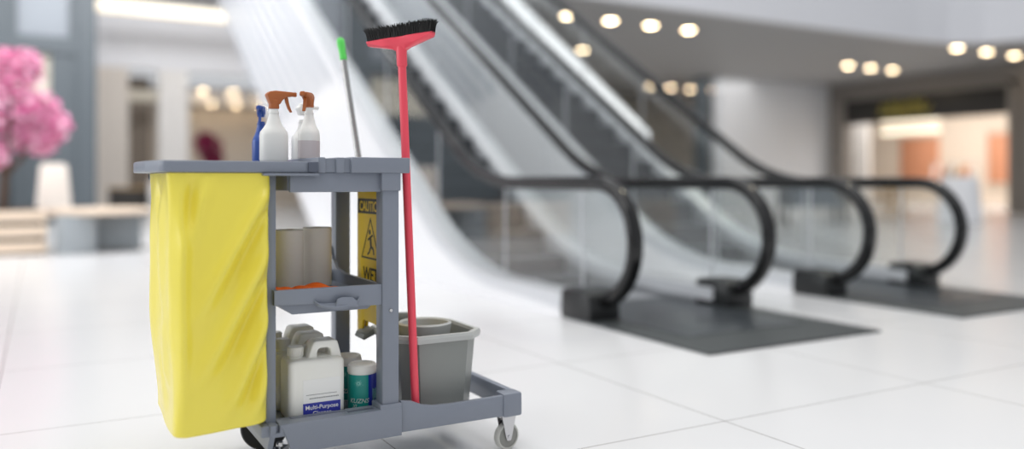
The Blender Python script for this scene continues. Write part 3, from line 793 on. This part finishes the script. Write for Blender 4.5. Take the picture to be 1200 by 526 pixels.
# ---- orange cloth
b = MB(); n = 40
vs = []
for i in range(n+1):
    for j in range(14):
        a = i/n; c = j/13; x = .652+.29*a; y = 2.66+.10*c - .0*a
        taper = 1-.85*max(0,(a-.45)/.55)
        y = 2.668 + (c*.11)*taper + .03*a
        z = .606 + .040*math.sin(PI*min(1,c*1.1))**.7*taper*(.75+.25*math.sin(a*9+c*5)) + .004*math.sin(a*31+c*7)
        z = max(.602, z)
        vs.append((x,y,z))
fs = [(i*14+j,(i+1)*14+j,(i+1)*14+j+1,i*14+j+1) for i in range(n) for j in range(13)]
b.add(vs, fs); o = obj('cleaning_cloth', b, 'orange', None, (.79,2.72,.6), smooth=60); tag(o, 'crumpled orange cleaning cloth lying at the front of the middle shelf', 'cloth')
sm = o.modifiers.new('thick','SOLIDIFY'); sm.thickness = .003; sm.offset = -1

# ---- spray bottles on top
def spray(x, y, z, rot, label, body='white', head='brown', name='spray_bottle', s=1.0, liquid=False):
    t = empty(name, (x,y,z), label, 'spray bottle')
    sec = [(0,.040,.034),(.004,.046,.036),(.012,.0485,.038),(.095,.0485,.038),(.108,.046,.036),(.122,.036,.030),(.138,.026,.024),(.152,.0215,.0205),(.165,.0175,.0175),(.172,.0165,.0165),(.173,.0185,.0185),(.177,.0185,.0185),(.178,.0155,.0155),(.186,.0155,.0155)]
    R = Matrix.Rotation(rot,4,'Z')
    def T(p): return Vector((x,y,z)) + R @ (Vector(p)*s)
    b = MB(); rings = []
    for zz, rx, ry in sec:
        ring = []
        for k in range(36):
            a = 2*PI*k/36; e = .8 if zz < .12 else 1.
            ring.append(T((math.copysign(abs(math.cos(a))**e,math.cos(a))*rx, math.copysign(abs(math.sin(a))**e,math.sin(a))*ry, zz)))
        rings.append(ring)
    b.loft(rings); obj('body', b, body, t, smooth=50)
    if liquid:
        b = MB(); rings = []
        for zz in (.006,.012,.06,.072):
            rings.append([T((math.copysign(abs(math.cos(2*PI*k/36))**.8,math.cos(2*PI*k/36))*.0489, math.copysign(abs(math.sin(2*PI*k/36))**.8,math.sin(2*PI*k/36))*.0384, zz)) for k in range(36)])
        b.loft(rings, False, False); obj('tinted_band', b, 'liquid', t, smooth=50)
    b = MB(); b.lathe([(.0001,.182),(.018*s,.182),(.0185*s,.184),(.0175*s,.21),(.014*s,.212),(.0001,.212)], (x,y,z), 28); obj('collar', b, head, t)
    b = MB(); hd_ = [(-.03,.238),(-.018,.249),(.004,.253),(.070,.250),(.071,.236),(.045,.232),(.034,.226),(.024,.215),(.020,.205),(-.016,.205),(-.02,.215)]
    bb_ = MB(); bb_.prism(hd_, 'Y', -.0145, .0145, bev=.004); b.add([T(p) for p in bb_.v], bb_.f); sp = obj('sprayer', b, head, t, smooth=40)
    b = MB(); bb_ = MB(); bb_.prism([(.038,.232),(.050,.232),(.054,.21),(.06,.192),(.066,.180),(.060,.178),(.05,.192),(.042,.214)], 'Y', -.006, .006, bev=.002); b.add([T(p) for p in bb_.v], bb_.f); obj('trigger', b, head, sp, smooth=40)
    b = MB(); bb_ = MB(); bb_.box(.068,.082,-.008,.008,.235,.251,.003); b.add([T(p) for p in bb_.v], bb_.f); obj('nozzle', b, head, sp, smooth=40)
    return t
spray(.690, 2.84, 1.0415, .12, 'left white spray bottle with brown trigger pointing right, on the cart top', s=.96)
spray(.815, 2.86, 1.0525, -2.15, 'right white spray bottle with brown trigger facing away, on the cart top', liquid=True, s=.92)
spray(.845, 3.05, 1.0525, .3, 'blurred white bottle between and behind the two front spray bottles', head='white', s=.82)
spray(.712, 3.12, 1.0415, -1.9, 'blurred blue spray bottle behind the left white spray bottle', body='bluebottle', head='bluebottle', s=.84)

# ================================================================== FURNITURE FAR AWAY
# pink tree in slatted wooden planter
t = empty('wooden_planter', (-.75,13.2,0), 'pale slatted timber planter at the left edge', 'planter')
for k in range(3):
    b = MB(); z = .03+.205*k; b.box(-1.6,.1,12.7,13.9,z,z+.15,.012); obj('timber_course', b, 'wood', t)
b = MB(); b.box(-1.54,.04,12.76,13.84,0,.575); obj('liner', b, 'dark', t)
b = MB(); b.box(-1.52,.02,12.78,13.82,.56,.6); obj('soil', b, 'soil', t)
def foliage(cx, cy, cz, blobs, n, size, mats, seed):
    rnd = random.Random(seed); b = MB()
    for k in range(n):
        bx,by,bz,br = rnd.choice(blobs); 
        while True:
            p = Vector((rnd.uniform(-1,1),rnd.uniform(-1,1),rnd.uniform(-1,1)))
            if .35 < p.length < 1: break
        c = Vector((cx+bx,cy+by,cz+bz))+p*br; s = size*rnd.uniform(.6,1.3)
        e = Matrix.Rotation(rnd.uniform(0,6.28),3,'Z') @ Matrix.Rotation(rnd.uniform(0,6.28),3,'X')
        mi = rnd.choices(range(len(mats)), weights=[3,2,2][:len(mats)])[0]
        b.add([c+e@Vector(v)*s for v in ((-1,0,0),(-.3,-.6,.15),(.6,-.5,0),(1,0,.2),(.4,.6,0),(-.4,.55,.15))], [(0,1,2,3,4,5)], mi)
    return b
t = empty('blossom_tree', (-.42,13.1,.6), 'pink blossom tree growing out of the timber planter at far left', 'tree')
b = MB(); b.tube([(-.42,13.1,.55),(-.40,13.1,1.0),(-.34,13.12,1.5),(-.25,13.1,2.1)], [.06,.05,.04,.02], 10)
for q in ((.25,13.2,1.75),(-.95,13.0,2.0),(-.3,12.7,2.1),(-.7,13.5,1.9)): b.tube([(-.39,13.1,1.05),((q[0]-.4)/2,(q[1]+13.1)/2,1.45),q], [.035,.028,.012], 8)
obj('trunk', b, 'bark', t)
blobs = [(-.1,0,.35,.34),(-.5,.1,.3,.4),(-.85,0,.2,.45),(.22,0,-.12,.26),(-.2,-.1,-.05,.36),(-.6,.1,-.1,.42),(-1.0,0,-.2,.45),(.35,0,-.32,.24),(.1,.1,-.42,.26),(-.3,0,-.45,.3),(-.7,0,-.5,.3),(.25,.1,-.5,.2),(-.3,-.2,-.75,.16),(.05,0,.5,.2)]
obj('blossom', foliage(-.22,13.1,2.05,[(p[0],p[1],p[2],p[3]*1.12) for p in blobs],6500,.045,['pink1','pink2','pink3'],3), ['pink1','pink2','pink3'], t, smooth=0)
# round bench
t = empty('round_bench', (.76,13.05,0), 'grey plaza bench with round pale wood top beside the timber planter', 'bench')
b = MB(); b.lathe([(.0001,.52),(.58,.52),(.645,.528),(.655,.55),(.645,.595),(.61,.602),(.0001,.602)], (.76,13.05,0), 56); obj('wood_top', b, 'wood', t)
b = MB(); b.prism([(.2,12.62),(.28,12.53),(.45,12.5),(.62,12.55),(.70,12.66),(.70,13.5),(.3,13.5),(.2,13.3)], 'Z', 0, .52, bev=.01); obj('drum', b, 'bench', t)
b = MB(); b.box(.70, 1.26, 12.8, 13.45, .03, .52, .01); obj('side_block', b, 'benchd', t)
# beige chair behind bench
t = empty('lounge_chair', (.12,15.4,0), 'beige high-backed chair standing behind the round bench', 'chair')
b = MB(); R = Matrix.Translation((.12,15.4,0)) @ Matrix.Rotation(.35,4,'Z')
b.box(-.25,.25,-.25,.25,.40,.50,.03,mw=R); obj('seat', b, 'beigep', t)
b = MB(); q = MB(); q.prism([(-.27,.48),(.27,.48),(.20,1.22),(.14,1.26),(-.14,1.26),(-.20,1.22)], 'Y', -.30, -.24, bev=.01); b.add([R@Vector(v) for v in q.v], q.f); obj('backrest', b, 'beigep', t)
for sx in (-1,1):
    for sy in (-1,1):
        b = MB(); b.tube([R@Vector((sx*.2,sy*.2,.42)), R@Vector((sx*.23,sy*.23,0))], [.022,.015], 8); obj('leg', b, 'dark', t)
# magenta shrub far left
t = empty('potted_shrub', (4.35,25.9,0), 'small magenta flowering tree in a pot before the far left shop', 'plant')
b = MB(); b.lathe([(.0001,0),(.2,0),(.28,.5),(.25,.5),(.22,.42),(.0001,.42)], (4.35,25.9,0), 24); obj('pot', b, 'whitep', t)
b = MB(); b.tube([(4.35,25.9,.4),(4.38,25.9,1.7)], [.04,.025], 8); obj('stem', b, 'bark', t)
obj('flowers', foliage(4.4,25.9,1.95,[(0,0,0,.42),(.12,0,-.3,.3),(-.12,0,.2,.3)],1500,.05,['mag','mag2'],5), ['mag','mag2'], t, smooth=0)
# dark display and pedestal near the far left shop
t = empty('display_counter', (2.0,26.4,0), 'low dark counter in front of the far left shop pillar', 'counter')
b = MB(); b.box(1.75,2.75,26.0,26.6,.1,.75,.02); b.box(1.8,2.7,26.05,26.55,0,.1); obj('cabinet', b, 'dark', t)
b = MB(); b.box(1.72,2.78,25.97,26.63,.75,.8,.01); obj('counter_top', b, 'gold', t)
t = empty('display_pedestal', (3.0,25.5,0), 'pale square display pedestal right of the dark counter', 'pedestal')
b = MB(); b.box(2.72,3.12,25.3,25.7,.06,.98,.02); obj('column', b, 'whitep', t)
b = MB(); b.box(2.68,3.16,25.26,25.74,0,.06,.01); obj('plinth', b, 'beigep', t)
# grey bench beyond the handrails
t = empty('upholstered_bench', (15.5,13.3,0), 'grey upholstered bench with dark frame seen through the farthest glass', 'bench')
R = Matrix.Translation((15.5,13.3,0)) @ Matrix.Rotation(-.5,4,'Z')
b = MB(); b.box(-.65,.65,-.3,.3,.38,.56,.05,mw=R); obj('seat_cushion', b, 'navy', t)
b = MB(); b.box(-.65,.65,.2,.32,.5,.92,.05,mw=R); obj('backrest', b, 'navy', t)
for sx in (-1,1):
    b = MB(); 
    for yy in (-.28,.28): b.box(sx*.66-.03,sx*.66+.03,yy-.03,yy+.03,0,.72,.008,mw=R)
    b.box(sx*.66-.035,sx*.66+.035,-.33,.33,.70,.76,.01,mw=R); obj('arm_frame', b, 'dark', t)
# white clothed table and cane stool before the shop
t = empty('clothed_table', (18.6,11.7,0), 'round table under a long white cloth in front of the lit shop', 'table')
b = MB(); rings = []
for z, r, am in ((1.08,.0001,0),(1.08,.36,0),(1.06,.385,.004),(.8,.40,.015),(.4,.42,.028),(.02,.44,.038)):
    rings.append([(18.6+(r+am*math.cos(12*2*PI*k/96))*math.cos(2*PI*k/96), 11.7+(r+am*math.cos(12*2*PI*k/96))*math.sin(2*PI*k/96), z) for k in range(96)])
b.loft(rings, True, False); obj('tablecloth', b, 'cloth', t, smooth=60)
b = MB(); b.tube([(18.6,11.7,.03),(18.6,11.7,1.04)], .05); b.lathe([(.0001,0),(.28,0),(.28,.03),(.0001,.04)], (18.6,11.7,0), 24); obj('pedestal', b, 'dark', t)
t = empty('cane_stool', (20.2,14.6,0), 'golden cane stool standing left of the clothed white table', 'stool')
b = MB(); b.lathe([(.0001,.78),(.3,.78),(.34,.74),(.3,.7),(.0001,.7)], (20.2,14.6,0), 28); obj('seat', b, 'gold', t)
for k in range(4):
    a = PI/4+PI/2*k; b = MB(); b.tube([(20.2+.2*math.cos(a),14.6+.2*math.sin(a),.72),(20.2+.3*math.cos(a),14.6+.3*math.sin(a),0)], .03, 8); obj('leg', b, 'gold', t)
b = MB(); b.lathe([(.25,.25),(.27,.27),(.25,.29),(.23,.27),(.25,.25)], (20.2,14.6,0), 28); obj('foot_ring', b, 'gold', t)

# shop fittings
t = empty('shop_sign', (25.9,17.8,3.5), 'dark shop sign board with yellow script lettering above the lit entrance', 'sign')
b = MB(); b.box(25.9,26.05,14.78,20.7,3.06,3.92,.01); obj('board', b, 'signband', t)
b = MB(); pts = []
for k in range(181):
    a = k/180; th = a*2*PI*6.0
    pts.append((25.85, 19.15-1.75*a-.10*math.sin(th+.8)-.12*math.cos(th)*.5, 3.50+(.14+.07*math.sin(a*11)**2)*math.sin(th)+.06*a))
b.tube(pts, .024, 8); b.tube([(25.85,19.25,3.36),(25.85,18.2,3.25),(25.85,17.3,3.33)], .03, 8)
for p in pts[::30]: b.tube([p, (25.91,p[1],p[2])], .015, 6)
obj('script_lettering', b, 'signgold', t)
for i, (y0, y1, lb) in enumerate(((22.3,24.1,'left orange wall panel at the back of the lit shop'),(19.2,20.1,'right orange wall panel at the back of the lit shop'))):
    t = empty('wall_panel', (33.9,(y0+y1)/2,1.2), lb, 'panel')
    b = MB(); b.box(33.86,33.99,y0,y1,.9,2.9,.02); obj('board', b, 'orangep', t)
    b = MB(); b.box(33.83,33.9,y0-.06,y1+.06,.82,.9); b.box(33.83,33.9,y0-.06,y1+.06,2.9,2.98); obj('edging', b, 'cream', t)
t = empty('partition_screen', (29.5,23.2,0), 'white screen standing just inside the left of the lit shop', 'screen')
b = MB(); b.box(29.4,29.6,22.4,24.2,.08,3.3,.02); obj('panel', b, 'whitep', t)
b = MB(); b.box(29.25,29.75,22.4,22.55,0,.08); b.box(29.25,29.75,24.05,24.2,0,.08); obj('foot', b, 'dark', t)
t = empty('garment_rail', (31,19.8,0), 'rail of pale and brown garments inside the lit shop', 'garment rail')
b = MB()
for y in (18.8,20.6): b.tube([(31,y,0),(31,y,1.7)], .02, 8)
b.tube([(31,18.8,1.7),(31,20.6,1.7)], .02, 8); b.box(30.8,31.2,18.78,18.82,0,.03); b.box(30.8,31.2,20.58,20.62,0,.03); obj('rail_frame', b, 'steel', t)
for k, mt in enumerate(('beigep','orangep','gold','whitep','brownop','beigep','orangep','whitep')):
    b = MB(); y = 18.95+.21*k; b.prism([(30.72,.55),(31.28,.55),(31.22,1.4),(31.05,1.6),(30.95,1.6),(30.78,1.4)], 'Y', y, y+.07, bev=.02); obj('garment', b, mt, t)
t = empty('pendant_light', (30,20.9,3.3), 'warm double-bar pendant glowing inside the lit shop', 'light')
for zz in (3.25, 2.85):
    b = MB(); b.box(29.9,30.1,19.7,22.2,zz,zz+.18,.03); obj('light_bar', b, 'lampw', t)
b = MB(); b.tube([(30,19.9,2.9),(30,19.9,SO-.01)], .012, 6); b.tube([(30,22.0,2.9),(30,22.0,SO-.01)], .012, 6); obj('hanger', b, 'steel', t)

# ================================================================== LIGHT
w = bpy.data.worlds.new('World'); sc.world = w; w.use_nodes = True
bg = w.node_tree.nodes['Background']; bg.inputs[0].default_value = (.93,.96,1.0,1); bg.inputs[1].default_value = .54
def area(name, loc, rot, sx, sy, e, col=(1,1,1)):
    l = bpy.data.lights.new(name, 'AREA'); l.shape = 'RECTANGLE'; l.size = sx; l.size_y = sy; l.energy = e; l.color = col
    o = bpy.data.objects.new(name, l); o.location = loc; o.rotation_euler = rot; COL.objects.link(o); return o
area('skylight', (1.0, 4.5, 9.5), (0,0,0), 9, 12, 700, (1,.985,.97))
area('shop_lamp', (30, 18, 4.4), (0,0,0), 6, 10, 420, (1,.96,.92))
area('gallery_lamp', (18, 20, 4.45), (0,0,0), 8, 6, 160, (1,.97,.93))
area('side_fill', (-10, 8.5, 4.2), (0,-PI/2,0), 6, 11, 500, (.97,.985,1))  # fill added outside the frame to brighten cladding and bag, no window there
area('hall_fill', (1.5, 13, 8.6), (math.radians(52),0,0), 8, 4, 1000, (.98,.99,1))  # added fill aimed at the far left bulkhead, also lifts the tree
s = bpy.data.lights.new('glint_source', 'SUN'); s.energy = .22; s.angle = math.radians(4); s.color = (1,.9,.65)  # distant source added only for warm glints on the handrail curves
so = bpy.data.objects.new('glint_source', s); so.rotation_euler = Vector((.62,.163,.764)).to_track_quat('Z','Y').to_euler(); COL.objects.link(so)

# ================================================================== CAMERA
cam = bpy.data.cameras.new('Camera'); co = bpy.data.objects.new('Camera', cam); COL.objects.link(co)
F = 977.; cam.sensor_width = 36; cam.lens = F/1200*36; cam.shift_y = -51/1200.
co.location = (0,0,.98); co.rotation_euler = (PI/2, 0, -math.atan2(977,1720))
cam.dof.use_dof = True; cam.dof.focus_distance = 2.82; cam.dof.aperture_fstop = (cam.lens/1000)/.055
cam.clip_end = 200
sc.camera = co
sc.view_settings.view_transform = 'Standard'; sc.view_settings.look = 'None'; sc.view_settings.gamma = 1; sc.view_settings.exposure = .24
sc.view_settings.use_curve_mapping = False
sc.cycles.max_bounces = 10; sc.cycles.transparent_max_bounces = 24; sc.cycles.use_denoising = True
sc.cycles.caustics_reflective = False; sc.cycles.caustics_refractive = False; sc.cycles.sample_clamp_indirect = 6
